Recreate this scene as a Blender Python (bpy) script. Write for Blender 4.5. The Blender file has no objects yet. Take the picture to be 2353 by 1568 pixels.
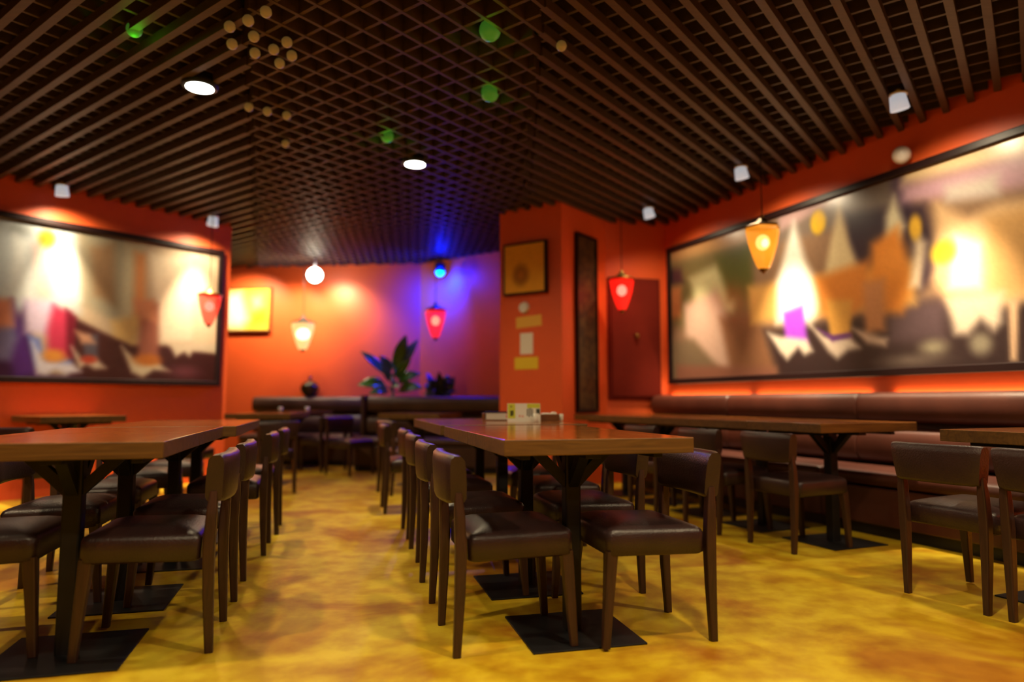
import bpy, bmesh, math, random
import numpy as np
from mathutils import Vector, Matrix

S = bpy.context.scene
COL = S.collection
R = math.radians

# ---------------------------------------------------------------- camera
cam = bpy.data.cameras.new('camera')
cam.sensor_width = 36.0
cam.lens = 36.0 * 1600 / 2353
cam.clip_start = 0.05
cam.clip_end = 60
cam.dof.use_dof = True
cam.dof.focus_distance = 2.95
cam.dof.aperture_fstop = cam.lens / 1000 / 0.030
camo = bpy.data.objects.new('camera', cam)
camo.location = (0, 0, 0.88)
camo.rotation_euler = (R(90) + math.atan(138 / 1600), 0, 0)
COL.objects.link(camo)
S.camera = camo

# ---------------------------------------------------------------- world, exposure
W = bpy.data.worlds.new('world')
S.world = W
W.use_nodes = True
bg = W.node_tree.nodes['Background']
bg.inputs[0].default_value = (1.0, 0.62, 0.36, 1)
bg.inputs[1].default_value = 0.035
S.view_settings.view_transform = 'Standard'
S.view_settings.look = 'None'
S.view_settings.exposure = 0.4
S.view_settings.gamma = 1.0
S.view_settings.use_curve_mapping = False

WARM = (1.0, 0.80, 0.52)
FLOORW = (1.0, 0.78, 0.46)


def lamp(kind, loc, energy, color, size=0.05, target=None, angle=70, blend=0.6, parent=None, name='lamp_light'):
    d = bpy.data.lights.new(name, kind)
    d.energy = energy
    d.color = color
    if kind == 'SPOT':
        d.spot_size = R(angle)
        d.spot_blend = blend
        d.shadow_soft_size = size
    elif kind == 'POINT':
        d.shadow_soft_size = size
    o = bpy.data.objects.new(name, d)
    COL.objects.link(o)
    o.location = loc
    if target is not None:
        v = Vector(target) - Vector(loc)
        o.rotation_euler = v.to_track_quat('-Z', 'Y').to_euler()
    if parent:
        o.parent = parent
    return o


CEIL = 2.87
DOWN = [(-1.97, 4.24), (-0.81, 5.67)]                       # the two lit ones in view
DOWN_OUT = [(0.75, 1.6), (-1.9, 1.7), (2.6, 1.9), (-0.5, 0.0), (1.9, -0.6), (-3.8, 2.2)]   # unseen downlights added nearer than the frame to brighten the floor
for x, y in DOWN + DOWN_OUT:
    lamp('SPOT', (x, y, CEIL - 0.03), 160, FLOORW, 0.06, (x, y, 0), 150, 1.0)

# ---------------------------------------------------------------- materials


def mat(name, base, rough=0.5, metal=0.0, spec=0.5, noise=None, bump=None, emit=None, estr=0.0):
    """noise = (scale, second colour, low, high); bump = (scale, strength)"""
    m = bpy.data.materials.new(name)
    m.use_nodes = True
    nt = m.node_tree
    b = nt.nodes['Principled BSDF']
    b.inputs['Base Color'].default_value = (*base, 1)
    b.inputs['Roughness'].default_value = rough
    b.inputs['Metallic'].default_value = metal
    b.inputs['Specular IOR Level'].default_value = spec
    tc = nt.nodes.new('ShaderNodeTexCoord')
    if noise:
        n = nt.nodes.new('ShaderNodeTexNoise')
        n.inputs['Scale'].default_value = noise[0]
        n.inputs['Detail'].default_value = 5
        nt.links.new(tc.outputs['Object'], n.inputs['Vector'])
        r = nt.nodes.new('ShaderNodeValToRGB')
        r.color_ramp.elements[0].position = noise[2]
        r.color_ramp.elements[1].position = noise[3]
        r.color_ramp.elements[0].color = (*base, 1)
        r.color_ramp.elements[1].color = (*noise[1], 1)
        nt.links.new(n.outputs['Fac'], r.inputs[0])
        nt.links.new(r.outputs[0], b.inputs['Base Color'])
    if bump:
        n2 = nt.nodes.new('ShaderNodeTexNoise')
        n2.inputs['Scale'].default_value = bump[0]
        n2.inputs['Detail'].default_value = 4
        nt.links.new(tc.outputs['Object'], n2.inputs['Vector'])
        bp = nt.nodes.new('ShaderNodeBump')
        bp.inputs['Strength'].default_value = bump[1]
        bp.inputs['Distance'].default_value = 0.01
        nt.links.new(n2.outputs['Fac'], bp.inputs['Height'])
        nt.links.new(bp.outputs[0], b.inputs['Normal'])
    if emit:
        b.inputs['Emission Color'].default_value = (*emit, 1)
        b.inputs['Emission Strength'].default_value = estr
    return m


def wood_mat(name, c1, c2, rough, scale=1.0, axis='X', bump=0.12):
    m = bpy.data.materials.new(name)
    m.use_nodes = True
    nt = m.node_tree
    b = nt.nodes['Principled BSDF']
    b.inputs['Roughness'].default_value = rough
    tc = nt.nodes.new('ShaderNodeTexCoord')
    mp = nt.nodes.new('ShaderNodeMapping')
    sc = [14 * scale, 14 * scale, 14 * scale]
    sc['XYZ'.index(axis)] = 1.2 * scale
    mp.inputs['Scale'].default_value = sc
    nt.links.new(tc.outputs['Object'], mp.inputs[0])
    n = nt.nodes.new('ShaderNodeTexNoise')
    n.inputs['Scale'].default_value = 3.0
    n.inputs['Detail'].default_value = 8
    n.inputs['Distortion'].default_value = 1.2
    nt.links.new(mp.outputs[0], n.inputs['Vector'])
    r = nt.nodes.new('ShaderNodeValToRGB')
    r.color_ramp.elements[0].position = 0.32
    r.color_ramp.elements[1].position = 0.68
    r.color_ramp.elements[0].color = (*c1, 1)
    r.color_ramp.elements[1].color = (*c2, 1)
    nt.links.new(n.outputs['Fac'], r.inputs[0])
    nt.links.new(r.outputs[0], b.inputs['Base Color'])
    bp = nt.nodes.new('ShaderNodeBump')
    bp.inputs['Strength'].default_value = bump
    bp.inputs['Distance'].default_value = 0.004
    nt.links.new(n.outputs['Fac'], bp.inputs['Height'])
    nt.links.new(bp.outputs[0], b.inputs['Normal'])
    return m


M = {}
M['wall'] = mat('red_plaster', (0.70, 0.095, 0.016), 0.5, noise=(1.3, (0.76, 0.110, 0.019), 0.35, 0.7), bump=(60, 0.08))
M['floor'] = None
M['ceil'] = mat('black_void', (0.004, 0.004, 0.004), 0.9)
M['slat'] = wood_mat('brown_slat', (0.050, 0.028, 0.017), (0.072, 0.040, 0.024), 0.55)
M['leather'] = mat('brown_leather', (0.020, 0.0085, 0.0085), 0.36, noise=(9, (0.030, 0.0125, 0.0115), 0.4, 0.75), bump=(140, 0.18))
M['booth'] = mat('booth_leather', (0.058, 0.0145, 0.008), 0.40, noise=(5, (0.078, 0.020, 0.011), 0.4, 0.75), bump=(150, 0.15))
M['dark_booth'] = mat('dark_booth_leather', (0.060, 0.028, 0.018), 0.38, noise=(5, (0.085, 0.040, 0.025), 0.4, 0.75), bump=(150, 0.15))
M['chair_wood'] = wood_mat('dark_chair_wood', (0.020, 0.007, 0.0035), (0.040, 0.013, 0.006), 0.42, 1.5, 'Z')
M['top'] = wood_mat('table_wood', (0.17, 0.052, 0.011), (0.33, 0.112, 0.024), 0.125, 1.0, 'Y', 0.07)
M['edge'] = wood_mat('table_edge_wood', (0.066, 0.028, 0.004), (0.135, 0.062, 0.010), 0.45, 1.0, 'X')
M['iron'] = mat('black_iron', (0.004, 0.004, 0.005), 0.5, 0.0, 0.3, noise=(12, (0.007, 0.007, 0.008), 0.4, 0.7))
M['frame'] = mat('picture_frame_black', (0.012, 0.004, 0.004), 0.42, spec=0.3)
M['black'] = mat('black_kick', (0.005, 0.005, 0.005), 0.5)
M['white'] = mat('white_enamel', (0.75, 0.75, 0.72), 0.35)
M['brass'] = mat('dark_brass', (0.22, 0.12, 0.03), 0.35, 0.9)
M['cabinet'] = mat('dark_red_paint', (0.13, 0.012, 0.006), 0.7, spec=0.1, noise=(3, (0.16, 0.016, 0.008), 0.4, 0.7))
M['paper'] = mat('paper_white', (0.78, 0.75, 0.66), 0.7)
M['yellow'] = mat('yellow_paper', (0.78, 0.55, 0.02), 0.6)
M['amberpaper'] = mat('amber_paper', (0.80, 0.45, 0.06), 0.6)
M['boxwood'] = wood_mat('brown_box_wood', (0.14, 0.045, 0.008), (0.20, 0.07, 0.012), 0.5, 2.0)
M['leaf'] = mat('leaf_green', (0.045, 0.17, 0.015), 0.30, noise=(6, (0.09, 0.24, 0.03), 0.4, 0.7))
M['dleaf'] = mat('dark_leaf', (0.012, 0.022, 0.008), 0.4, noise=(6, (0.02, 0.035, 0.01), 0.4, 0.7))
M['pot'] = mat('brown_pot', (0.05, 0.02, 0.01), 0.4, noise=(8, (0.08, 0.03, 0.015), 0.4, 0.7))
M['bronze'] = mat('gilded_black_glaze', (0.03, 0.022, 0.006), 0.16, 0.35, noise=(7, (0.10, 0.07, 0.012), 0.5, 0.75))
M['carved'] = mat('carved_bronze_wood', (0.030, 0.016, 0.005), 0.5, noise=(14, (0.085, 0.050, 0.012), 0.45, 0.62), bump=(22, 0.8))
M['glow'] = mat('lamp_white_glow', (1, 1, 1), 0.4, emit=(1.0, 0.97, 0.80), estr=14)
M['spotface'] = mat('spot_white_face', (0.7, 0.72, 0.74), 0.3, emit=(0.85, 0.92, 1.0), estr=1.5)
M['spotbody'] = mat('lit_spot_housing', (0.6, 0.62, 0.64), 0.35, emit=(0.85, 0.92, 1.0), estr=0.30)  # slight glow imitates light falling on the white housing
M['redglass'] = mat('red_lantern_glass', (0.6, 0.01, 0.008), 0.25, emit=(1.0, 0.012, 0.006), estr=0.75)
M['redcore'] = mat('red_lantern_core', (1, 0.4, 0.3), 0.3, emit=(1.0, 0.32, 0.22), estr=2.6)
M['amberglass'] = mat('amber_lantern_glass', (0.6, 0.25, 0.01), 0.25, emit=(1.0, 0.36, 0.02), estr=0.55)
M['ambercore'] = mat('amber_lantern_core', (1, 0.8, 0.4), 0.3, emit=(1.0, 0.66, 0.22), estr=2.6)
M['creamcore'] = mat('cream_lantern_core', (1, 0.9, 0.6), 0.3, emit=(1.0, 0.88, 0.52), estr=2.0)
M['blueglow'] = mat('blue_lamp_glow', (0.05, 0.2, 1), 0.3, emit=(0.0, 0.22, 1.0), estr=5)
M['greenglow'] = mat('green_ball_glow', (0.05, 0.3, 0.02), 0.4, emit=(0.045, 0.16, 0.015), estr=0.35)
M['amberbead'] = mat('amber_reflection_glow', (0.3, 0.2, 0.05), 0.4, emit=(0.26, 0.15, 0.035), estr=0.20)  # glow imitates lamp reflections on the slat ends
M['creamglass'] = mat('cream_lantern_glass', (0.7, 0.45, 0.15), 0.3, emit=(1.0, 0.62, 0.22), estr=0.9)
M['darkcap'] = mat('dark_lantern_cap', (0.035, 0.014, 0.006), 0.5)



def make_floor_mat():
    m = bpy.data.materials.new('ochre_floor')
    m.use_nodes = True
    nt = m.node_tree
    b = nt.nodes['Principled BSDF']
    b.inputs['Roughness'].default_value = 0.48
    b.inputs['Specular IOR Level'].default_value = 0.16
    tc = nt.nodes.new('ShaderNodeTexCoord')
    n1 = nt.nodes.new('ShaderNodeTexNoise')
    n1.inputs['Scale'].default_value = 1.5
    n1.inputs['Detail'].default_value = 6
    n1.inputs['Roughness'].default_value = 0.6
    n1.inputs['Distortion'].default_value = 0.6
    nt.links.new(tc.outputs['Object'], n1.inputs['Vector'])
    r1 = nt.nodes.new('ShaderNodeValToRGB')
    e = r1.color_ramp.elements
    e[0].position = 0.36
    e[0].color = (0.34, 0.145, 0.007, 1)
    e[1].position = 0.66
    e[1].color = (0.58, 0.43, 0.028, 1)
    mid = r1.color_ramp.elements.new(0.5)
    mid.color = (0.49, 0.33, 0.012, 1)
    nt.links.new(n1.outputs['Fac'], r1.inputs[0])
    n2 = nt.nodes.new('ShaderNodeTexNoise')
    n2.inputs['Scale'].default_value = 7.0
    n2.inputs['Detail'].default_value = 4
    nt.links.new(tc.outputs['Object'], n2.inputs['Vector'])
    r2 = nt.nodes.new('ShaderNodeValToRGB')
    r2.color_ramp.elements[0].position = 0.35
    r2.color_ramp.elements[0].color = (0.74, 0.60, 0.50, 1)
    r2.color_ramp.elements[1].position = 0.62
    r2.color_ramp.elements[1].color = (1, 1, 1, 1)
    nt.links.new(n2.outputs['Fac'], r2.inputs[0])
    mx = nt.nodes.new('ShaderNodeMixRGB')
    mx.blend_type = 'MULTIPLY'
    mx.inputs[0].default_value = 1
    nt.links.new(r1.outputs[0], mx.inputs[1])
    nt.links.new(r2.outputs[0], mx.inputs[2])
    nt.links.new(mx.outputs[0], b.inputs['Base Color'])
    bp = nt.nodes.new('ShaderNodeBump')
    bp.inputs['Strength'].default_value = 0.06
    nt.links.new(n2.outputs['Fac'], bp.inputs['Height'])
    nt.links.new(bp.outputs[0], b.inputs['Normal'])
    return m


M['floor'] = make_floor_mat()
for g_ in ('redglass', 'amberglass'):
    M[g_].node_tree.nodes['Principled BSDF'].inputs['Alpha'].default_value = 0.6 if g_ == 'redglass' else 0.72


def art_mat(name, rough=0.28):
    m = bpy.data.materials.new(name)
    m.use_nodes = True
    nt = m.node_tree
    b = nt.nodes['Principled BSDF']
    b.inputs['Roughness'].default_value = rough
    a = nt.nodes.new('ShaderNodeAttribute')
    a.attribute_name = 'Col'
    nt.links.new(a.outputs['Color'], b.inputs['Base Color'])
    return m


M['art'] = art_mat('painted_canvas')

# ---------------------------------------------------------------- mesh helpers


def obj(name, bm, m, parent=None, smooth=False, loc=(0, 0, 0), rz=0.0):
    bmesh.ops.recalc_face_normals(bm, faces=bm.faces)
    me = bpy.data.meshes.new(name)
    bm.to_mesh(me)
    bm.free()
    for mm in (m if isinstance(m, (list, tuple)) else [m]):
        me.materials.append(mm)
    if smooth:
        for p in me.polygons:
            p.use_smooth = True
    o = bpy.data.objects.new(name, me)
    o.location = loc
    o.rotation_euler = (0, 0, rz)
    COL.objects.link(o)
    if parent:
        o.parent = parent
    return o


def thing(name, label, cat, loc=(0, 0, 0), rz=0.0, group=None):
    o = bpy.data.objects.new(name, None)
    o.empty_display_size = 0.1
    COL.objects.link(o)
    o.location = loc
    o.rotation_euler = (0, 0, rz)
    return tag(o, label, cat, group)


def tag(o, label, cat, group=None):
    o['label'] = label
    o['category'] = cat
    if group:
        o['group'] = group
    return o


def dup(root, loc, rz, label, group=None):
    r = root.copy()
    COL.objects.link(r)
    r.location = loc
    r.rotation_euler = (0, 0, rz)
    r['label'] = label
    if group:
        r['group'] = group
    for ch in list(root.children):
        c = ch.copy()
        COL.objects.link(c)
        c.parent = r
        for g in list(ch.children):
            q = g.copy()
            COL.objects.link(q)
            q.parent = c
    return r


def box(bm, x0, x1, y0, y1, z0, z1, bev=0.0, seg=2, mi=0):
    r = bmesh.ops.create_cube(bm, size=1)
    vs = r['verts']
    for v in vs:
        v.co = Vector((x0 + (v.co.x + .5) * (x1 - x0), y0 + (v.co.y + .5) * (y1 - y0), z0 + (v.co.z + .5) * (z1 - z0)))
    fs = set(f for v in vs for f in v.link_faces)
    for f in fs:
        f.material_index = mi
    if bev:
        es = list(set(e for v in vs for e in v.link_edges))
        bmesh.ops.bevel(bm, geom=es, offset=bev, segments=seg, profile=0.5, affect='EDGES')
    return vs


def loft(bm, rings, cap=True):
    """rings: list of equal-length point lists"""
    vr = [[bm.verts.new(p) for p in ring] for ring in rings]
    n = len(vr[0])
    for a, b in zip(vr[:-1], vr[1:]):
        for i in range(n):
            bm.faces.new((a[i], a[(i + 1) % n], b[(i + 1) % n], b[i]))
    if cap:
        bm.faces.new(vr[0][::-1])
        bm.faces.new(vr[-1])
    return vr


def rrect(cx, cy, w, d, r, n=3):
    """rounded rectangle outline in 2D"""
    pts = []
    for sx, sy, a0 in ((1, 1, 0), (-1, 1, 90), (-1, -1, 180), (1, -1, 270)):
        for k in range(n + 1):
            a = R(a0 + 90 * k / n)
            pts.append((cx + sx * (w / 2 - r) + r * math.cos(a), cy + sy * (d / 2 - r) + r * math.sin(a)))
    return pts


def post(bm, path, r=0.006):
    """square tapered post: path = [(x, y, z, w, d)]"""
    loft(bm, [[(p[0], p[1], z) for p in rrect(x, y, w, d, r, 2)] for (x, y, z, w, d) in path])


def lathe(bm, prof, n=24, c=(0, 0)):
    rings = [[(c[0] + r * math.cos(2 * math.pi * i / n), c[1] + r * math.sin(2 * math.pi * i / n), z) for i in range(n)] for r, z in prof]
    loft(bm, rings)


def tube(bm, pts, r, n=8):
    rings = []
    for i, p in enumerate(pts):
        p = Vector(p)
        a = Vector(pts[max(i - 1, 0)])
        b = Vector(pts[min(i + 1, len(pts) - 1)])
        t = (b - a).normalized()
        u = t.orthogonal().normalized() if abs(t.z) > 0.95 else t.cross(Vector((0, 0, 1))).normalized()
        w = t.cross(u)
        rr = r[i] if isinstance(r, (list, tuple)) else r
        rings.append([tuple(p + u * rr * math.cos(2 * math.pi * k / n) + w * rr * math.sin(2 * math.pi * k / n)) for k in range(n)])
    loft(bm, rings)


def hv(deg):
    """unit vector for a compass heading, 0 = straight away from the camera, + to the right"""
    return Vector((math.sin(R(deg)), math.cos(R(deg)), 0))


def structure(name, bm, m, smooth=False, loc=(0, 0, 0), rz=0.0, parent=None):
    o = obj(name, bm, m, parent, smooth, loc, rz)
    o['kind'] = 'structure'
    return o


# ---------------------------------------------------------------- the room
bm = bmesh.new()
box(bm, -13, 8, -4, 13, -0.15, 0)
structure('floor', bm, M['floor'])

bm = bmesh.new()
box(bm, -13, 8, -4, 13, 3.45, 3.6)
ceil = structure('ceiling', bm, M['ceil'])

GRID = 37.0          # heading the ceiling lattice, pillar and left wall share


def prism(bm, poly, z0, z1):
    loft(bm, [[(x, y, z0) for x, y in poly], [(x, y, z1) for x, y in poly]])


ZT = 3.45
RW0 = Vector((2.798, 5.210, 0))
RWD = Vector((-0.3746, 0.9272, 0))
RWN = Vector((0.9272, 0.3746, 0))      # into the right wall
LW0 = Vector((-4.001, 6.878, 0))
LWD = Vector((0.6157, 0.7880, 0))
LWN = Vector((-0.7880, 0.6157, 0))     # into the left wall


def wall_poly(p, d, n, t0, t1, th):
    a, b = p + d * t0, p + d * t1
    return [(a.x, a.y), (b.x, b.y), (b.x + n.x * th, b.y + n.y * th), (a.x + n.x * th, a.y + n.y * th)]


bm = bmesh.new()
prism(bm, wall_poly(RW0, RWD, RWN, -8.5, 2.83, 0.2), 0, ZT)
structure('wall_right', bm, M['wall'])
bm = bmesh.new()
prism(bm, wall_poly(LW0, LWD, LWN, -11, 1.26, 0.22), 0, ZT)
structure('wall_left', bm, M['wall'])
# far wall behind the left-hand bench
bm = bmesh.new()
prism(bm, [(-9.5, 10.90), (-1.33, 10.05), (-1.30, 10.25), (-9.5, 11.1)], 0, ZT)
structure('wall_back', bm, M['wall'])
# far wall running in towards the pillar
bm = bmesh.new()
prism(bm, [(-1.33, 10.05), (1.6, 8.04), (1.72, 8.2), (-1.25, 10.25)], 0, ZT)
structure('wall_blue', bm, M['wall'])
# pillar
bm = bmesh.new()
PIL = [(-0.13, 7.34), (0.50, 6.925), (1.04, 7.65), (0.41, 8.07)]
prism(bm, PIL, 0, ZT)
structure('wall_pillar', bm, M['wall'])
# short wall between pillar and right wall
bm = bmesh.new()
prism(bm, [(1.0, 7.64), (1.76, 7.83), (1.72, 8.03), (1.0, 7.85)], 0, ZT)
structure('wall_niche', bm, M['wall'])
# wall behind the camera
bm = bmesh.new()
prism(bm, [(-13, -3.2), (8, -3.2), (8, -3.0), (-13, -3.0)], 0, ZT)
structure('wall_front', bm, M['wall'])

# open lattice ceiling
bm = bmesh.new()
ROOM = [(-9.8, -1.9), (6.0, -2.9), (2.8, 5.2), (1.74, 7.82), (1.0, 7.64), (0.41, 8.07), (0.3, 8.9), (-1.33, 10.05), (-8.5, 10.85), (-5.5, 9.0), (-3.22, 7.86), (-9.8, -0.6)]


def inside(x, y):
    # left wall side
    p = Vector((x, y, 0))
    if (p - LW0).dot(LWN) > 0.02 and (p - LW0).dot(LWD) < 1.26:
        return False
    if (p - RW0).dot(RWN) > 0.02:
        return False
    if y > 10.05 - 0.104 * (x + 1.33):
        return False
    if x > -1.33 and y > 10.05 - 0.686 * (x + 1.33):
        return False
    return -9 < x < 7 and -2.9 < y < 11


PITCH = 0.15


def zone(x, y):
    return 1 if x > 0.15 else -1 if x < -1.35 - 0.36 * (y - 3.4) else 0


bm = bmesh.new()
for hd in (GRID, GRID - 90):
    d = hv(hd)
    n = Vector((d.y, -d.x, 0))
    for k in range(-95, 95):
        o = n * (k * PITCH) + Vector((-0.5, 4.5, 0))
        for lower in (True, False):
            # the lower, wider slats run one way in each half of the room, the upper thin ones across them
            t = -14.0
            run = None
            while t <= 14.0:
                p = o + d * t
                z_ = zone(p.x, p.y)
                ok = inside(p.x, p.y) and ((z_ == 0 or (z_ == 1) == (hd == GRID)) == lower)
                if ok and run is None:
                    run = t
                    zr = z_
                if run is not None and ok and z_ != zr:
                    brk = True
                else:
                    brk = False
                if (not ok or brk or t + 0.05 > 14.0) and run is not None:
                    a, b = o + d * run, o + d * (t if brk else t - 0.05)
                    if (b - a).length > 0.1:
                        mid_ = lower and zone((a.x + b.x) / 2, (a.y + b.y) / 2) == 0
                        w = n * (0.021 if lower and not mid_ else 0.010)
                        z0, z1 = (CEIL + (0.0 if hd == GRID else 0.004), CEIL + 0.11) if mid_ else (CEIL, CEIL + 0.055) if lower else (CEIL + 0.05, CEIL + 0.20)
                        prism(bm, [(q.x, q.y) for q in (a + w, b + w, b - w, a - w)], z0, z1)
                    run = t if brk else None
                    zr = z_
                t += 0.05
lat = structure('lattice', bm, M['slat'], parent=ceil)
RIGHT_ART = [
('p',(215,165,110),0.05,[(2.75,2.66),(1.19,2.65),(1.21,2.33),(2.76,2.41)]),
('p',(120,110,70),0.08,[(2.76,2.41),(1.96,2.40),(1.38,2.37),(1.35,1.70),(2.27,1.62),(2.78,1.77)]),
('p',(205,200,150),0.06,[(2.33,2.19),(1.89,2.25),(1.58,2.02),(1.65,1.73),(2.19,1.75)]),
('p',(95,100,50),0.06,[(1.89,2.34),(1.38,2.37),(1.37,1.82),(1.71,1.87)]),
('p',(210,175,155),0.06,[(2.45,1.92),(1.90,1.99),(1.72,1.70),(1.62,1.10),(2.00,1.15),(2.42,1.59)]),
('p',(150,105,75),0.06,[(1.85,1.71),(1.35,1.70),(1.04,1.12),(1.68,1.06)]),
('p',(130,110,85),0.05,[(2.71,1.52),(2.28,1.53),(1.68,1.06),(2.72,1.03)]),
('p',(70,50,60),0.05,[(2.76,2.36),(2.48,2.31),(2.44,2.16),(2.77,2.16)]),
('p',(200,130,80),0.05,[(2.77,2.16),(2.48,2.12),(2.50,1.79),(2.78,1.77)]),
('p',(130,115,105),0.05,[(1.03,2.53),(-0.24,2.64),(-0.23,2.28),(1.04,2.29)]),
('p',(200,165,165),0.04,[(1.03,2.55),(0.31,2.60),(0.23,2.51),(0.99,2.40)]),
('p',(95,75,95),0.05,[(-0.14,2.64),(-0.31,2.62),(-0.29,2.20),(-0.15,2.30)]),
('p',(240,210,165),0.05,[(-0.24,2.61),(-1.19,2.60),(-1.18,2.39),(-0.23,2.45)]),
('p',(195,155,170),0.05,[(-0.23,2.45),(-1.18,2.40),(-1.16,2.18),(-0.23,2.32)]),
('p',(205,195,185),0.05,[(-0.56,2.35),(-0.91,2.33),(-0.91,2.19),(-0.56,2.24)]),
('p',(55,40,55),0.05,[(0.28,2.38),(-0.40,2.27),(-0.50,1.78),(-0.26,1.60),(0.30,1.86)]),
('p',(60,45,45),0.06,[(1.24,1.53),(0.32,1.54),(-1.13,1.59),(-1.09,1.02),(1.05,1.04)]),
('p',(95,75,80),0.06,[(-0.04,1.60),(-0.52,1.57),(-0.50,1.30),(-0.06,1.30)]),
('p',(235,180,100),0.05,[(1.43,1.96),(-0.31,1.88),(-0.29,1.57),(1.41,1.60)]),
('p',(245,245,235),0.05,[(0.83,2.44),(0.71,2.07),(0.51,1.67),(0.68,1.53),(1.08,1.57),(1.06,1.94)]),
('p',(225,205,160),0.04,[(0.34,2.47),(0.25,2.13),(0.14,1.83),(0.52,1.89),(0.44,2.17)]),
('p',(225,140,60),0.05,[(0.61,1.91),(0.09,1.96),(0.07,1.62),(0.40,1.52),(0.58,1.61)]),
('p',(230,170,80),0.03,[(0.51,1.71),(0.25,1.67),(0.28,1.38),(0.48,1.40)]),
('p',(230,220,185),0.04,[(-0.16,2.40),(-0.24,2.15),(-0.18,2.04),(-0.07,2.06),(-0.08,2.26)]),
('p',(235,145,55),0.05,[(0.05,2.08),(-0.18,2.16),(-0.30,1.76),(-0.18,1.52),(0.11,1.55)]),
('p',(205,140,90),0.04,[(0.14,1.79),(-0.05,1.80),(-0.03,1.41),(0.14,1.39)]),
('p',(235,215,185),0.04,[(-0.32,2.10),(-0.40,1.99),(-0.33,1.69),(-0.25,1.70)]),
('p',(240,200,150),0.05,[(-0.49,2.25),(-0.70,2.10),(-0.90,2.14),(-1.16,2.12),(-1.12,1.49),(-0.58,1.47),(-0.43,1.73)]),
('p',(245,240,240),0.05,[(-0.61,2.00),(-0.78,1.91),(-0.76,1.62),(-0.55,1.65)]),
('p',(235,185,120),0.05,[(-0.82,2.07),(-1.16,2.07),(-1.12,1.54),(-0.84,1.53)]),
('e',(245,205,60),0.03,[(-0.52,1.90),(0.09,0.08)]),
('p',(235,215,190),0.04,[(-0.53,1.57),(-0.90,1.57),(-0.88,1.38),(-0.83,1.33),(-0.75,1.41),(-0.66,1.32),(-0.57,1.33)]),
('p',(240,200,160),0.02,[(-0.93,1.51),(-0.99,1.51),(-0.96,1.13),(-0.92,1.13)]),
('p',(240,200,160),0.02,[(-1.12,1.49),(-1.17,1.48),(-1.15,1.12),(-1.11,1.12)]),
('p',(175,80,235),0.03,[(0.99,1.66),(0.76,1.70),(0.72,1.36),(0.97,1.36)]),
('p',(240,225,205),0.03,[(1.19,1.50),(1.03,1.45),(0.73,1.40),(0.67,1.30),(0.76,1.27),(0.83,1.34),(0.96,1.24),(1.04,1.31)]),
('p',(235,215,195),0.03,[(0.68,1.51),(0.54,1.41),(0.28,1.38),(0.19,1.29),(0.31,1.28),(0.42,1.22),(0.50,1.28)]),
('p',(110,60,130),0.015,[(0.61,1.48),(0.46,1.36),(0.26,1.38),(0.28,1.42),(0.45,1.41)]),
('p',(225,195,170),0.03,[(0.26,1.45),(0.12,1.40),(-0.05,1.34),(-0.03,1.29),(0.13,1.32)]),
('e',(240,195,45),0.02,[(0.56,2.37),(0.08,0.10)]),
('e',(235,185,60),0.02,[(-0.32,2.12),(0.05,0.09)]),
('e',(160,150,125),0.04,[(-0.41,1.25),(0.09,0.05)]),
('e',(150,140,120),0.04,[(-0.74,1.25),(0.07,0.07)]),
('e',(120,105,95),0.04,[(-0.23,1.17),(0.20,0.04)]),
('p',(150,100,80),0.04,[(2.59,1.27),(1.09,1.18),(1.10,1.08),(2.60,1.06)]),
]
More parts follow.
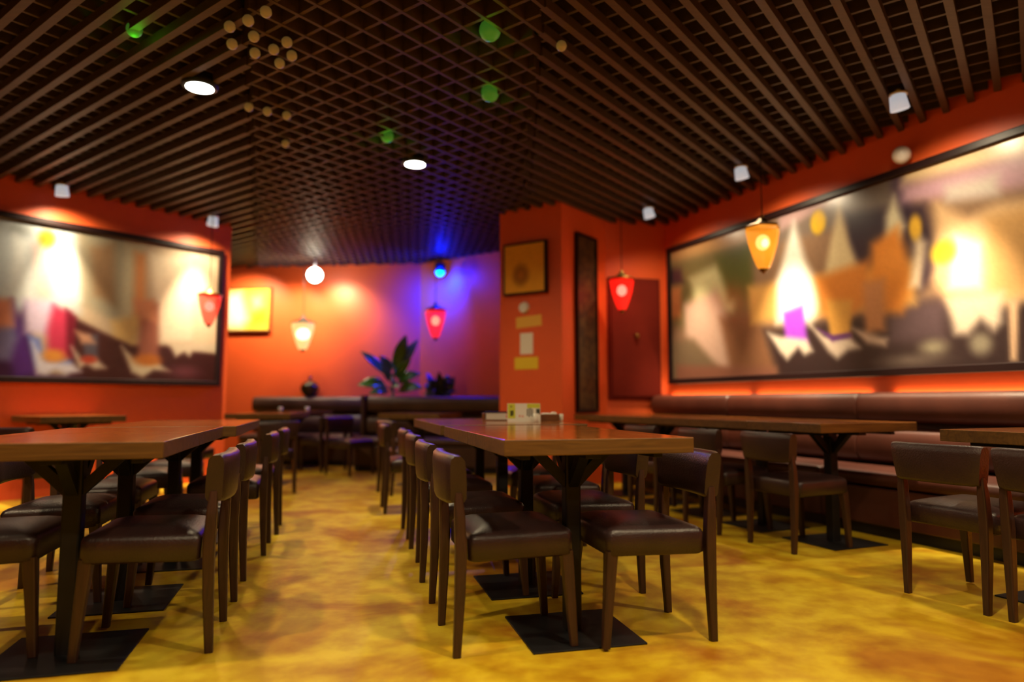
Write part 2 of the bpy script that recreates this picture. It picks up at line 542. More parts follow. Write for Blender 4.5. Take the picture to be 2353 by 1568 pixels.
LEFT_ART = [
('p',(205,180,150),0.06,[(-1.15,2.60),(1.20,2.60),(1.26,0.99),(-1.06,0.96)]),
('p',(205,215,220),0.06,[(-1.15,2.56),(-0.32,2.57),(-0.28,1.72),(-1.10,1.64)]),
('e',(150,155,155),0.05,[(-0.82,2.43),(0.08,0.05)]),
('p',(240,245,245),0.05,[(-0.85,2.38),(-0.75,2.32),(-0.67,1.81),(-0.88,1.78)]),
('p',(230,195,185),0.05,[(-0.69,2.33),(-0.50,2.37),(-0.47,1.70),(-0.64,1.69)]),
('p',(225,240,235),0.05,[(-0.43,2.46),(-0.33,2.39),(-0.27,1.85),(-0.50,1.70),(-0.52,2.03)]),
('e',(240,170,50),0.03,[(-0.59,2.39),(0.07,0.08)]),
('p',(170,160,135),0.05,[(-0.34,2.56),(0.12,2.57),(0.16,1.59),(-0.25,1.81)]),
('p',(165,130,95),0.05,[(-0.22,2.37),(-0.00,2.45),(0.03,1.84),(-0.16,1.91)]),
('p',(215,205,170),0.05,[(0.10,2.47),(0.29,2.49),(0.25,1.55),(0.08,1.54)]),
('p',(235,155,95),0.05,[(0.20,2.40),(0.30,2.39),(0.33,1.69),(0.22,1.68)]),
('p',(250,230,200),0.05,[(0.34,2.42),(0.85,2.46),(0.89,1.51),(0.47,1.48)]),
('p',(245,215,180),0.05,[(0.80,2.46),(1.13,2.46),(1.17,1.47),(0.84,1.45)]),
('p',(230,190,120),0.05,[(0.01,1.67),(0.32,1.78),(0.25,1.42),(0.04,1.49)]),
('p',(70,30,32),0.03,[(-0.34,1.68),(-0.06,1.55),(0.21,1.44),(0.56,1.46),(1.17,1.40),(1.21,1.06),(-0.36,1.01)]),
('p',(60,30,80),0.04,[(-1.07,1.15),(-0.72,1.76),(-0.61,1.13),(-0.21,1.10),(-1.07,1.02)]),
('p',(90,45,140),0.04,[(-0.84,1.79),(-0.70,1.40),(-0.61,1.13),(-0.77,1.08),(-0.86,1.35)]),
('p',(130,125,175),0.04,[(-1.10,1.72),(-0.85,1.75),(-0.77,1.44),(-0.82,1.24),(-1.08,1.23)]),
('p',(235,150,120),0.04,[(-1.11,1.79),(-0.84,1.79),(-0.81,1.55),(-1.09,1.49)]),
('p',(225,205,235),0.05,[(-0.75,1.80),(-0.47,1.83),(-0.49,1.48),(-0.72,1.50)]),
('p',(215,60,95),0.04,[(-0.51,1.78),(-0.36,1.72),(-0.33,1.30),(-0.52,1.25),(-0.55,1.53)]),
('p',(120,20,45),0.03,[(-0.40,1.75),(-0.31,1.68),(-0.32,1.30),(-0.37,1.30)]),
('p',(120,140,220),0.03,[(-0.70,1.48),(-0.60,1.45),(-0.55,1.25),(-0.33,1.26),(-0.33,1.20),(-0.62,1.19)]),
('p',(235,230,245),0.03,[(-0.66,1.42),(-0.55,1.25),(-0.31,1.23),(-0.24,1.16),(-0.37,1.13),(-0.46,1.18),(-0.53,1.12),(-0.61,1.13)]),
('e',(240,160,70),0.03,[(-0.48,1.30),(0.09,0.06)]),
('p',(225,205,180),0.03,[(-0.34,1.40),(-0.24,1.28),(-0.13,1.31),(-0.02,1.20),(-0.12,1.19),(-0.20,1.23),(-0.26,1.19)]),
('p',(90,85,100),0.03,[(-0.25,1.51),(-0.11,1.53),(-0.10,1.31),(-0.22,1.31)]),
('p',(205,150,120),0.03,[(-0.31,1.55),(-0.18,1.52),(-0.13,1.44),(-0.25,1.43)]),
('e',(190,70,50),0.02,[(-0.18,1.28),(0.07,0.04)]),
('p',(175,105,85),0.04,[(0.28,1.87),(0.45,1.89),(0.49,1.25),(0.27,1.24)]),
('p',(225,150,110),0.04,[(0.21,1.91),(0.41,1.93),(0.44,1.70),(0.28,1.73)]),
('p',(235,215,180),0.03,[(0.11,1.43),(0.24,1.31),(0.48,1.27),(0.61,1.19),(0.44,1.20),(0.33,1.12),(0.22,1.17)]),
('e',(215,125,50),0.03,[(0.37,1.30),(0.13,0.06)]),
('p',(235,215,185),0.03,[(0.58,1.49),(1.17,1.52),(1.17,1.42),(0.85,1.42),(0.81,1.36),(0.75,1.40),(0.66,1.35)]),
('e',(120,60,70),0.05,[(0.76,1.19),(0.14,0.06)]),
]

# ---------------------------------------------------------------- tables
# local axes: x across (width .70), y along the row (length .66); origin on the floor under the pedestal
TOPZ = 0.75
TH = 0.055
PLATE = 0.007
PLATES = []


def note_plate(loc, rz):
    PLATES.append((Vector((loc[0], loc[1], 0)), rz))



def make_table(w, l, label, loc, rz, group):
    t = thing('pedestal_table', label, 'table', loc, rz, group)
    note_plate(loc, rz)
    bm = bmesh.new()
    box(bm, -w / 2, w / 2, -l / 2, l / 2, TOPZ - TH, TOPZ, 0.003, 2)
    for f in bm.faces:
        f.material_index = 0 if f.normal.z > 0.5 else 1
    obj('tabletop', bm, [M['top'], M['edge']], t)
    bm = bmesh.new()
    post(bm, [(0, 0, PLATE, 0.062, 0.062), (0, 0, 0.672, 0.062, 0.062)], 0.008)
    obj('column', bm, M['iron'], t)
    bm = bmesh.new()
    box(bm, -0.215, 0.215, -0.215, 0.215, 0.0, PLATE, 0.002)
    obj('base_plate', bm, M['iron'], t)
    bm = bmesh.new()
    box(bm, -0.27, 0.27, -0.03, 0.03, 0.672, TOPZ - TH, 0.002)
    box(bm, -0.03, 0.03, -0.25, 0.25, 0.673, TOPZ - TH, 0.002)
    box(bm, -0.27, -0.235, -0.25, 0.25, 0.674, TOPZ - TH, 0.002)
    box(bm, 0.235, 0.27, -0.25, 0.25, 0.674, TOPZ - TH, 0.002)
    obj('top_bracket', bm, M['iron'], t)
    for sx, sy in ((1, 0), (-1, 0), (0, 1), (0, -1)):
        bm = bmesh.new()
        u = Vector((sx, sy, 0))
        s = Vector((-sy, sx, 0))
        prof = [(0.028, 0.545), (0.028, 0.598), (0.106, 0.6735), (0.160, 0.6735)]
        loft(bm, [[tuple(u * a + s * q + Vector((0, 0, z))) for a, z in prof] for q in (-0.019, 0.019)])
        obj('brace', bm, M['iron'], t)
    return t


def more_table(proto, c, rz, label, group=None):
    note_plate(c, rz)
    return dup(proto, c, rz, label, group)


def row_table(protoc, origin, head, i, w, l, label, group, side):
    """i-th table of a row; origin = nearest corner of the row on the aisle side"""
    d = hv(head)
    n = hv(head + 90) * side
    c = Vector((origin[0], origin[1], 0)) + d * (l * (i + 0.5) + 0.001 * i) + n * (w / 2)
    rz = R(-head)
    if protoc is None:
        return make_table(w, l - 0.002, label, c, rz, group)
    return more_table(protoc, c, rz, label, group)


GC = 'wood tables in the centre row'
HC = -14.0
tc0 = row_table(None, (-0.026, 2.35), HC, 0, 0.70, 0.68, 'wood-topped pedestal table nearest the camera in the centre row', GC, 1)
row_table(tc0, (-0.026, 2.35), HC, 1, 0.70, 0.68, 'second wood-topped pedestal table of the centre row, lit violet', GC, 1)
tcw = make_table(0.84, 0.678, 'third wood-topped table of the centre row, below the menu stand', (0, 0, 0), 0, GC)
CW0 = (-0.385, 3.78)
d_, n_ = hv(HC), hv(HC + 90)
for i, lab in enumerate((None, 'farthest wood-topped table of the centre row, behind the menu stand')):
    c = Vector((CW0[0], CW0[1], 0)) + d_ * (0.68 * (i + .5)) + n_ * 0.42
    if i == 0:
        tcw.location = c
        tcw.rotation_euler.z = R(-HC)
        PLATES[-1] = (c, R(-HC))
    else:
        more_table(tcw, c, R(-HC), lab)

GL = 'wood tables in the left row'
HL = -15.0
for i, lab in enumerate(('wood-topped pedestal table at the left edge of the photo with glossy reflections',
                         'second wood-topped table of the left row, right behind the glossy front one',
                         'third wood-topped table of the left row, seen past two chair backs',
                         'farthest wood-topped table of the left row, glowing orange')):
    row_table(tc0, (-1.127, 2.273) if i < 2 else (-1.085, 2.34), HL, i, 0.70, 0.68, lab, GL, -1)

GR = 'wood tables along the right-hand bench'
HR = -22.0
tr0 = make_table(0.78, 0.618, 'wood-topped pedestal table at the near end of the joined row by the right bench', (0, 0, 0), 0, GR)


def rt(i, origin, lab, first=False):
    d, n = hv(HR), hv(HR + 90)
    c = Vector((origin[0], origin[1], 0)) + d * (0.62 * (i + 0.5)) + n * 0.39
    if first:
        tr0.location = c
        tr0.rotation_euler.z = R(-HR)
        PLATES.append((c, R(-HR)))
    else:
        more_table(tr0, c, R(-HR), lab)


RO = (1.775, 4.03)
rt(0, RO, '', True)
rt(1, RO, 'second wood-topped table from the near end of the row by the right bench')
rt(2, RO, 'third wood-topped table from the near end of the row by the right bench')
rt(3, RO, 'fourth wood-topped table by the right bench, behind the centre row')
rt(4, RO, 'farthest wood-topped table by the right bench, in front of the pillar')
RN = (1.985 + 0.3746 * 0.62, 3.26 - 0.9272 * 0.62)
rt(0, RN, 'wood-topped pedestal table at the right edge of the photo')

GB = 'wood tables at the back of the room'
more_table(tc0, (-2.87, 9.30, 0), R(-38), 'wood-topped table in front of the left bench at the back', GB)
more_table(tc0, (-0.98, 7.55, 0), R(-105), 'wood-topped table in front of the right bench at the back', GB)
more_table(tc0, (-3.975, 6.29, 0), R(-38), 'dark-edged wood table standing against the left wall', GB)
more_table(tc0, (-2.62, 7.55, 0), R(-90), 'wood-topped table behind the far end of the left row', GB)

# ---------------------------------------------------------------- chairs
# origin on the floor midway between the rear feet; +y is where the sitter faces


def make_chair(label, loc, rz, group):
    t = thing('dining_chair', label, 'chair', loc, rz, group)
    # seat: upholstered box, crowned, rounded front
    bm = bmesh.new()
    nx, ny = 10, 10
    w, y0, y1, zb, zt = 0.205, 0.030, 0.415, 0.318, 0.412

    def outline(z, ins):
        return [(x, y, z) for x, y in rrect(0, (y0 + y1) / 2, 2 * (w - ins), (y1 - y0) - 2 * ins, 0.028, 4)]
    rings = [outline(zb, 0.010), outline(zb + 0.008, 0.0), outline(zt - 0.018, 0.0), outline(zt - 0.005, 0.006), outline(zt + 0.003, 0.018), outline(zt + 0.016, 0.06), outline(zt + 0.024, 0.11)]
    vr = loft(bm, rings)
    obj('seat', bm, M['leather'], t, True)
    # backrest: curved pad wrapped over the rear posts
    bm = bmesh.new()
    rings = []
    prof = [(-.026, .522), (-.031, .535), (-.034, .60), (-.035, .655), (-.031, .680), (-.018, .692), (.008, .690), (.022, .674), (.028, .64), (.031, .58), (.031, .535), (.022, .521)]
    N = 16
    for i in range(N + 1):
        s = -1 + 2 * i / N
        xx = s * 0.216
        sag = 0.022 * (1 - s * s)
        e = 1.0 - 0.10 * max(0, abs(s) - 0.90) / 0.10
        ring = []
        for (y, z) in prof:
            cy, cz = 0.0, 0.607
            taper = 1.0 - 0.11 * (0.692 - z) / 0.17
            ring.append((xx * taper, cy + (y - cy) * e - sag, cz + (z - cz) * (0.5 + 0.5 * e)))
        rings.append(ring)
    vr = loft(bm, rings)
    for ring in (vr[0], vr[-1]):
        for q in range(len(ring)):
            e_ = bm.edges.get((ring[q], ring[(q + 1) % len(ring)]))
            if e_:
                e_.smooth = False
    obj('backrest', bm, M['leather'], t, True)
    for s in (-1, 1):
        bm = bmesh.new()
        post(bm, [(s * .182, -.012, 0, .026, .028), (s * .186, .000, .20, .034, .036), (s * .188, .006, .36, .040, .040), (s * .188, .003, .48, .036, .036), (s * .186, .000, .56, .028, .026)])
        obj('leg', bm, M['chair_wood'], t)
        bm = bmesh.new()
        post(bm, [(s * .186, .412, 0, .028, .028), (s * .183, .402, .18, .036, .036), (s * .178, .392, .335, .046, .044)])
        obj('leg', bm, M['chair_wood'], t)
    return t


chair0 = None


def put_chair(foot, face, label, group, side='R'):
    """foot = floor point of the rear foot on the given side; face = heading the chair faces"""
    global chair0
    f = hv(face)
    r = hv(face + 90)
    c = Vector((foot[0], foot[1], 0)) + r * (0.182 if side == 'L' else -0.182) + f * 0.012
    rz = R(-face)
    # where the front feet stand on a table's base plate, the chair tips back by the plate's thickness
    on = False
    for s in (-1, 1):
        ft = c + f * 0.412 + r * (s * 0.186)
        for pc, pr in PLATES:
            q = Matrix.Rotation(-pr, 3, 'Z') @ (ft - pc)
            if abs(q.x) < 0.235 and abs(q.y) < 0.235:
                on = True
    if chair0 is None:
        o = chair0 = make_chair(label, c, rz, group)
    else:
        o = dup(chair0, c, rz, label, group)
    o.rotation_euler = (math.asin((PLATE + 0.001) / 0.40) if on else 0.0, 0.0, rz)
    o.location.z = 0.0006 if on else 0.0
    return o


G1 = 'chairs on the left side of the centre row'
FC = HC + 90
for (x, y), lab in (((-.190, 2.48), 'brown leather chair nearest the camera on the left side of the centre row'),
                    ((-.350, 3.13), 'second brown leather chair on the left side of the centre row'),
                    ((-.515, 3.90), 'third brown leather chair on the left side of the centre row'),
                    ((-.665, 4.55), 'fourth brown leather chair on the left side of the centre row'),
                    ((-.995, 5.54), 'fifth brown leather chair on the left of the centre row, standing apart')):
    put_chair((x, y), FC, lab, G1, 'R')
G2 = 'chairs on the right side of the centre row'
FC2 = HC - 90
for (x, y), lab in (((.742, 2.65), 'brown leather chair nearest the camera on the right side of the centre row'),
                    ((.60, 3.29), 'second brown leather chair on the right side of the centre row'),
                    ((.53, 3.98), 'third brown leather chair on the right side of the centre row'),
                    ((.40, 4.66), 'fourth brown leather chair on the right side of the centre row')):
    put_chair((x, y), FC2, lab, G2, 'L')
G3 = 'chairs on the right side of the left row'
FL = HL - 90
for (x, y), lab in (((-1.065, 2.53), 'brown leather chair nearest the camera on the aisle side of the left row'),
                    ((-1.225, 3.155), 'second brown leather chair on the aisle side of the left row'),
                    ((-1.42, 4.07), 'third brown leather chair on the aisle side of the left row'),
                    ((-1.555, 4.69), 'fourth brown leather chair on the aisle side of the left row')):
    put_chair((x, y), FL, lab, G3, 'L')
G4 = 'chairs on the wall side of the left row'
for (x, y), lab in (((-2.05, 2.36), 'brown leather chair at the lower left corner, only its seat and front leg in view'),
                    ((-2.22, 3.02), 'brown leather chair on the wall side of the left row, second from the camera'),
                    ((-2.40, 3.70), 'brown leather chair on the wall side of the left row, third from the camera'),
                    ((-2.58, 4.40), 'brown leather chair on the wall side of the left row, fourth from the camera')):
    put_chair((x, y), HL + 90, lab, G4, 'R')
put_chair((-2.76, 5.12), HL + 90, 'brown leather chair on the wall side of the left row, fifth from the camera', G4, 'R')
G5 = 'chairs facing the right-hand bench'
for (x, y), lab in (((1.625, 4.10), 'brown leather chair at the near end of the joined tables by the right bench'),
                    ((1.365, 4.68), 'brown leather chair half behind the corner of the centre row, facing the right bench'),
                    ((1.09, 5.36), 'brown leather chair facing the right bench, seen under the centre table'),
                    ((1.96, 2.955), 'brown leather chair pulled up to the table at the right edge of the photo'),
                    ((2.14, 2.53), 'brown leather chair cut off by the right edge of the photo')):
    put_chair((x, y), HR + 90, lab, G5, 'R')
G6 = 'chairs at the back of the room'
put_chair((-2.09, 6.78), -50, 'brown leather chair behind the end of the left row, its back turned to the aisle', G6, 'R')
put_chair((-2.35, 8.69), -52, 'brown leather chair facing left in front of the back left bench', G6, 'L')
put_chair((-2.24, 8.49), 125, 'brown leather chair back to back with another near the end of the back right bench', G6, 'R')
put_chair((-1.12, 6.55), 60, 'brown leather chair just beyond the fifth chair of the centre row', G6, 'R')
put_chair((-3.47, 5.02), 10, 'brown leather chair at the far left in front of the left wall', G6, 'R')

put_chair((-2.98, 6.72), -8, 'brown leather chair in front of the table behind the left row, near the left wall', G6, 'R')

# ---------------------------------------------------------------- benches
KO = Vector((2.2227, 4.9778, 0))


def cushion(bm, x0, x1, prof, r_end=0.035, n=5):
    """prof = closed (y, z) outline; the ends are pulled in to round them"""
    cy = sum(p[0] for p in prof) / len(prof)
    cz = sum(p[1] for p in prof) / len(prof)
    rings = []
    L = [(0.0, 0.55), (0.10, 0.80), (0.35, 0.93), (1.0, 1.0)]
    xs = [(x0 + r_end * a, s) for a, s in L] + [((x0 + x1) / 2, 1.0)] + [(x1 - r_end * a, s) for a, s in L[::-1]]
    for x, s in xs:
        rings.append([(x, cy + (y - cy) * (0.75 + 0.25 * s), cz + (z - cz) * (0.75 + 0.25 * s)) for y, z in prof])
    loft(bm, rings)


def ell(cy, cz, ry, rz_, n=16, p=2.4):
    out = []
    for k in range(n):
        a = 2 * math.pi * k / n
        c, s = math.cos(a), math.sin(a)
        out.append((cy + ry * math.copysign(abs(c) ** (2 / p), c), cz + rz_ * math.copysign(abs(s) ** (2 / p), s)))
    return out


def make_booth(L, label, loc, rz, group, m):
    t = thing('bench_seat', label, 'bench', loc, rz, group)
    bm = bmesh.new()
    box(bm, 0.002, L - 0.002, 0.04, 0.56, 0.0, 0.075)
    obj('plinth', bm, M['black'], t)
    bm = bmesh.new()
    box(bm, 0.002, L - 0.002, 0.0, 0.58, 0.075, 0.315, 0.008)
    obj('base_panel', bm, m, t)
    bm = bmesh.new()
    cushion(bm, 0.002, L - 0.002, ell(0.23, 0.372, 0.25, 0.056, 20, 4.0))
    obj('seat_cushion', bm, m, t, True)
    bm = bmesh.new()
    box(bm, 0.004, L - 0.004, 0.50, 0.60, 0.316, 0.90, 0.01)
    obj('back_board', bm, m, t)
    bm = bmesh.new()
    cushion(bm, 0.002, L - 0.002, ell(0.435, 0.565, 0.085, 0.125, 20, 2.6))
    obj('back_cushion', bm, m, t, True)
    bm = bmesh.new()
    cushion(bm, 0.002, L - 0.002, ell(0.475, 0.835, 0.115, 0.110, 22, 3.0))
    obj('head_roll', bm, m, t, True)
    return t


GBR = 'brown leather bench units along the right wall'
# local x runs towards the camera along the wall, y into the wall
rzR = math.atan2(-RWD.y, -RWD.x)
start = KO + RWD * 2.96
make_booth(1.26, 'brown leather bench unit at the far end of the right wall, below the painting', KO + RWD * 2.77, rzR, GBR, M['booth'])
b0 = None
for i, lab in enumerate(('middle brown leather bench unit along the right wall, behind the joined tables',
                         'brown leather bench unit at the right edge of the photo, below the painting'), 1):
    if b0 is None:
        b0 = make_booth(1.45, lab, start - RWD * 1.45 * i, rzR, GBR, M['booth'])
    else:
        dup(b0, start - RWD * 1.45 * i, rzR, lab)

GBB = 'dark leather benches at the back of the room'
make_booth(1.63, 'dark brown leather bench at the back left with a pale-lit top edge', (-3.78, 9.685, 0), R(-6), GBB, M['dark_booth']).name
db = make_booth(2.0, 'dark brown leather bench at the back right with a tall end panel', (-2.01, 8.88, 0), R(-13), GBB, M['dark_booth'])
bm = bmesh.new()
box(bm, -0.05, 0.0, 0.30, 0.62, 0.0, 0.955, 0.008)
obj('end_panel', bm, M['dark_booth'], db)

# ---------------------------------------------------------------- paintings


def paint(name, base, shapes, t0, t1, z0, z1, sx, gain):
    """returns a bmesh of the canvas in local coordinates (x = along, y = 0, z) with a Col attribute"""
    nx, nz = int((t1 - t0) / 0.018), int((z1 - z0) / 0.018)
    T, Z = np.meshgrid(np.linspace(t0, t1, nx + 1), np.linspace(z0, z1, nz + 1))
    C = np.zeros(T.shape + (3,))
    C[:] = base
    rng = np.random.RandomState(4)
    for kind, col, soft, pts in shapes:
        if kind == 'p':
            d = np.full(T.shape, 1e9)
            ins = np.zeros(T.shape, bool)
            n = len(pts)
            for i in range(n):
                ax, az = pts[i]
                bx, bz = pts[(i + 1) % n]
                ex, ez = bx - ax, bz - az
                q = np.clip(((T - ax) * ex + (Z - az) * ez) / (ex * ex + ez * ez + 1e-9), 0, 1)
                d = np.minimum(d, np.hypot(T - ax - q * ex, Z - az - q * ez))
                c = ((az > Z) != (bz > Z)) & (T < (bx - ax) * (Z - az) / (bz - az + 1e-12) + ax)
                ins ^= c
            sd = np.where(ins, -d, d)
        else:
            (cx, cz), (rx, rz_) = pts
            e = np.hypot((T - cx) / rx, (Z - cz) / rz_)
            sd = (e - 1) * min(rx, rz_)
        a = np.clip(0.5 - sd / (soft * 2.6), 0, 1)[..., None]
        a = a * a * (3 - 2 * a)
        C = C * (1 - a) + np.array(col) * a
    C = np.clip(C / 255.0, 0, 1)
    C = np.where(C <= 0.04045, C / 12.92, ((C + 0.055) / 1.055) ** 2.4) * gain
    C *= (1 + 0.10 * (rng.rand(*T.shape)[..., None] - .5))
    C = np.clip(C, 0, 0.9)
    bm = bmesh.new()
    cl = bm.verts.layers.float_color.new('Col')
    V = []
    for j in range(nz + 1):
        row = []
        for i in range(nx + 1):
            v = bm.verts.new((sx * T[j, i], 0, Z[j, i]))
            v[cl] = (*C[j, i], 1)
            row.append(v)
        V.append(row)
    for j in range(nz):
        for i in range(nx):
            bm.faces.new((V[j][i], V[j][i + 1], V[j + 1][i + 1], V[j + 1][i]))
    return bm


def frame_bm(x0, x1, z0, z1, w, y0, y1):
    bm = bmesh.new()
    box(bm, x0 - w, x1 + w, y0, y1, z0 - w, z0, 0.006)
    box(bm, x0 - w, x1 + w, y0, y1, z1, z1 + w, 0.006)
    box(bm, x0 - w, x0, y0, y1, z0, z1, 0.006)
    box(bm, x1, x1 + w, y0, y1, z0, z1, 0.006)
    return bm


# right wall: local x towards the camera (-RWD), y into the wall
t = thing('painting', 'long framed painting of robed riders and white horses on the right wall', 'painting', RW0 - RWN * 0.005, rzR)
o = obj('canvas', paint('r', (150, 118, 92), RIGHT_ART, -2.2, 2.66, 1.12, 2.53, -1, 0.52), M['art'], t)
o.location = (0, -0.025, 0)
obj('frame', frame_bm(-2.66, 2.2, 1.12, 2.53, 0.055, -0.055, 0.0), M['frame'], t)
# left wall: local x along LWD, y into the wall
rzL = math.atan2(LWD.y, LWD.x)
t = thing('painting', 'framed painting of robed figures and white horses on the left wall', 'painting', LW0 - LWN * 0.005, rzL)
o = obj('canvas', paint('l', (205, 180, 150), LEFT_ART, -2.4, 1.10, 1.10, 2.52, 1, 0.42), M['art'], t)
o.location = (0, -0.025, 0)
obj('frame', frame_bm(-2.4, 1.10, 1.10, 2.52, 0.055, -0.055, 0.0), M['frame'], t)

# small pictures
SMALL = [('p', (240, 205, 70), .06, [(-.75, 1.95), (.55, 1.95), (.55, 2.55), (-.75, 2.55)]),
         ('p', (250, 245, 225), .10, [(-.75, 1.95), (.12, 1.95), (.22, 2.10), (.08, 2.5), (-.75, 2.5)]),
         ('p', (250, 215, 150), .08, [(.30, 2.25), (.42, 2.30), (.40, 2.42), (.28, 2.40)]),
         ('p', (220, 150, 40), .06, [(.28, 2.02), (.50, 2.06), (.48, 2.22), (.30, 2.15)])]
ang = math.atan2(10.05 - 10.90, -1.33 + 9.5)
t = thing('picture', 'yellow and cream framed picture on the back wall beside the left wall edge', 'picture', (-4.14, 10.338, 0), ang)
o = obj('canvas', paint('s', (240, 205, 70), SMALL, -0.35, 0.55, 1.93, 2.55, 1, 0.85), M['art'], t)
o.location = (0, -0.03, 0)
obj('frame', frame_bm(-0.35, 0.55, 1.93, 2.55, 0.025, -0.05, 0.0), M['boxwood'], t)

P1, P2, P3 = Vector((-0.13, 7.34, 0)), Vector((0.50, 6.925, 0)), Vector((1.04, 7.65, 0))
angP = math.atan2(P2.y - P1.y, P2.x - P1.x)
angQ = math.atan2(P3.y - P2.y, P3.x - P2.x)
ORN = [('p', (250, 178, 45), .05, [(.09, 2.0), (.60, 2.0), (.60, 2.51), (.09, 2.51)]),
       ('p', (255, 190, 60), .12, [(.09, 2.0), (.60, 2.0), (.60, 2.16), (.09, 2.16)]),
       ('e', (150, 95, 25), .04, [(.30, 2.18), (.085, .10)]),
       ('e', (205, 130, 32), .03, [(.30, 2.18), (.04, .05)])]
t = thing('picture', 'square golden picture with a dark round emblem on the pillar', 'picture', P1 - Vector((math.sin(-angP), math.cos(-angP), 0)) * 0.004, angP)
o = obj('canvas', paint('o', (250, 178, 45), ORN, 0.10, 0.58, 2.0, 2.50, 1, 0.85), M['art'], t)
o.location = (0, -0.05, 0)
obj('frame', frame_bm(0.10, 0.58, 2.0, 2.50, 0.022, -0.055, 0.0), M['frame'], t)


def pil_sheet(name, label, cat, x0, x1, z0, z1, m, rot=0, y=-0.006):
    bm = bmesh.new()
    box(bm, x0, x1, y, -0.001, z0, z1, 0.002)
    if rot:
        c = Vector(((x0 + x1) / 2, 0, (z0 + z1) / 2))
        bmesh.ops.rotate(bm, verts=bm.verts, cent=c, matrix=Matrix.Rotation(R(rot), 3, 'Y'))
    o = obj(name, bm, m, None, False, P1, angP)
    return tag(o, label, cat)


bm = bmesh.new()
bmesh.ops.create_cone(bm, cap_ends=True, segments=28, radius1=0.062, radius2=0.050, depth=0.03, matrix=Matrix.Translation((0.31, -0.016, 1.845)) @ Matrix.Rotation(R(90), 4, 'X'))
tag(obj('wall_sensor', bm, M['white'], None, False, P1, angP), 'small round pale fitting on the pillar below the golden picture', 'sensor')
pil_sheet('notice', 'amber paper notice on the pillar below the round fitting', 'notice', 0.21, 0.52, 1.64, 1.755, M['amberpaper'], -3)
pil_sheet('notice', 'white upright paper notice on the pillar', 'notice', 0.26, 0.415, 1.36, 1.58, M['paper'])
pil_sheet('notice', 'bright yellow paper notice, lowest on the pillar', 'notice', 0.19, 0.475, 1.205, 1.33, M['yellow'])

# carved panel on the pillar's right face
t = thing('wall_panel', 'tall narrow carved bronze panel on the right face of the pillar', 'panel', P2, angQ)
bm = bmesh.new()
box(bm, 0.27, 0.63, -0.028, -0.001, 0.79, 2.60, 0.004)
obj('carved_board', bm, M['carved'], t)
obj('frame', frame_bm(0.27, 0.63, 0.79, 2.60, 0.03, -0.045, 0.0), M['frame'], t)

# dark red cabinet door on the niche wall
NW0 = Vector((1.04, 7.65, 0))
angN = math.atan2(0.17, 0.70)
t = thing('wall_cabinet', 'dark red wall cabinet with a plain door behind a red lantern', 'cabinet', NW0, angN)
bm = bmesh.new()
box(bm, 0.015, 0.635, -0.03, -0.001, 0.90, 2.25, 0.004)
obj('cabinet_frame', bm, M['cabinet'], t)
bm = bmesh.new()
box(bm, 0.045, 0.605, -0.045, -0.0305, 0.93, 2.22, 0.004)
dr = obj('door', bm, M['cabinet'], t)
bm = bmesh.new()
bmesh.ops.create_uvsphere(bm, u_segments=14, v_segments=8, radius=0.028, matrix=Matrix.Translation((0.335, -0.072, 1.60)))
obj('knob', bm, M['brass'], dr, True)

# white dome at the top edge of the right painting
bm = bmesh.new()
bmesh.ops.create_uvsphere(bm, u_segments=20, v_segments=12, radius=0.065, matrix=Matrix.Translation((0.28, -0.075, 2.66)))
box(bm, 0.255, 0.305, -0.06, 0.004, 2.635, 2.685, 0.006)
tag(obj('white_dome', bm, M['white'], None, True, RW0 - RWN * 0.005, rzR), 'small white dome on the right wall above the painting', 'camera')

# ---------------------------------------------------------------- lamps
# recessed downlights, lit
for (x, y), lab in zip(DOWN, ('bright round ceiling downlight at the upper left, the larger of the two', 'bright round ceiling downlight near the middle of the ceiling')):
    t = thing('downlight', lab, 'light', (x, y, CEIL), 0, 'lit ceiling downlights')
    bm = bmesh.new()
    lathe(bm, [(0.085, -0.020), (0.105, -0.018), (0.11, 0.0), (0.11, 0.07), (0.085, 0.07)], 28)
    obj('trim_ring', bm, M['iron'], t, True)
    bm = bmesh.new()
    lathe(bm, [(0.0001, -0.024), (0.083, -0.0235), (0.083, -0.012), (0.0001, -0.012)], 28)
    obj('lens', bm, M['glow'], t)

# wall-washing spots near both walls


EW = 560
SPILL = 0.13


def wash_spot(x, y, tgt, label, energy, angle=62, color=WARM, size=0.045, face='spotface'):
    t = thing('spotlight', label, 'light', (x, y, CEIL), 0, 'wall spotlights on the ceiling')
    v = (Vector(tgt) - Vector((x, y, CEIL - 0.06)))
    q = v.to_track_quat('-Z', 'Y').to_matrix().to_4x4()
    bm = bmesh.new()
    lathe(bm, [(0.018, -0.012), (0.018, 0.03)], 12)
    lathe(bm, [(0.055, -0.012), (0.055, 0.0)], 20)
    obj('mount', bm, M['white'], t, True)
    bm = bmesh.new()
    lathe(bm, [(0.030, 0.055), (0.048, 0.045), (0.058, -0.045), (0.052, -0.050), (0.046, -0.030)], 22)
    bmesh.ops.transform(bm, matrix=Matrix.Translation((0, 0, -0.06)) @ q, verts=bm.verts)
    hd = obj('spot_head', bm, M['spotbody'], t, True)
    bm = bmesh.new()
    lathe(bm, [(0.0001, -0.036), (0.045, -0.036), (0.045, -0.030), (0.0001, -0.030)], 20)
    bmesh.ops.transform(bm, matrix=Matrix.Translation((0, 0, -0.06)) @ q, verts=bm.verts)
    obj('lens', bm, M[face], hd)
    d = v.normalized()
    lp = Vector((x, y, CEIL - 0.06)) + d * 0.06
    lamp('SPOT', lp, energy, color, size, tgt, angle, 1.0)
    lamp('SPOT', lp, energy * SPILL, color, size, tgt, 150, 1.0)


def rw(t_, z, off=0.0):
    p = RW0 + RWD * t_ - RWN * off
    return (p.x, p.y, z)


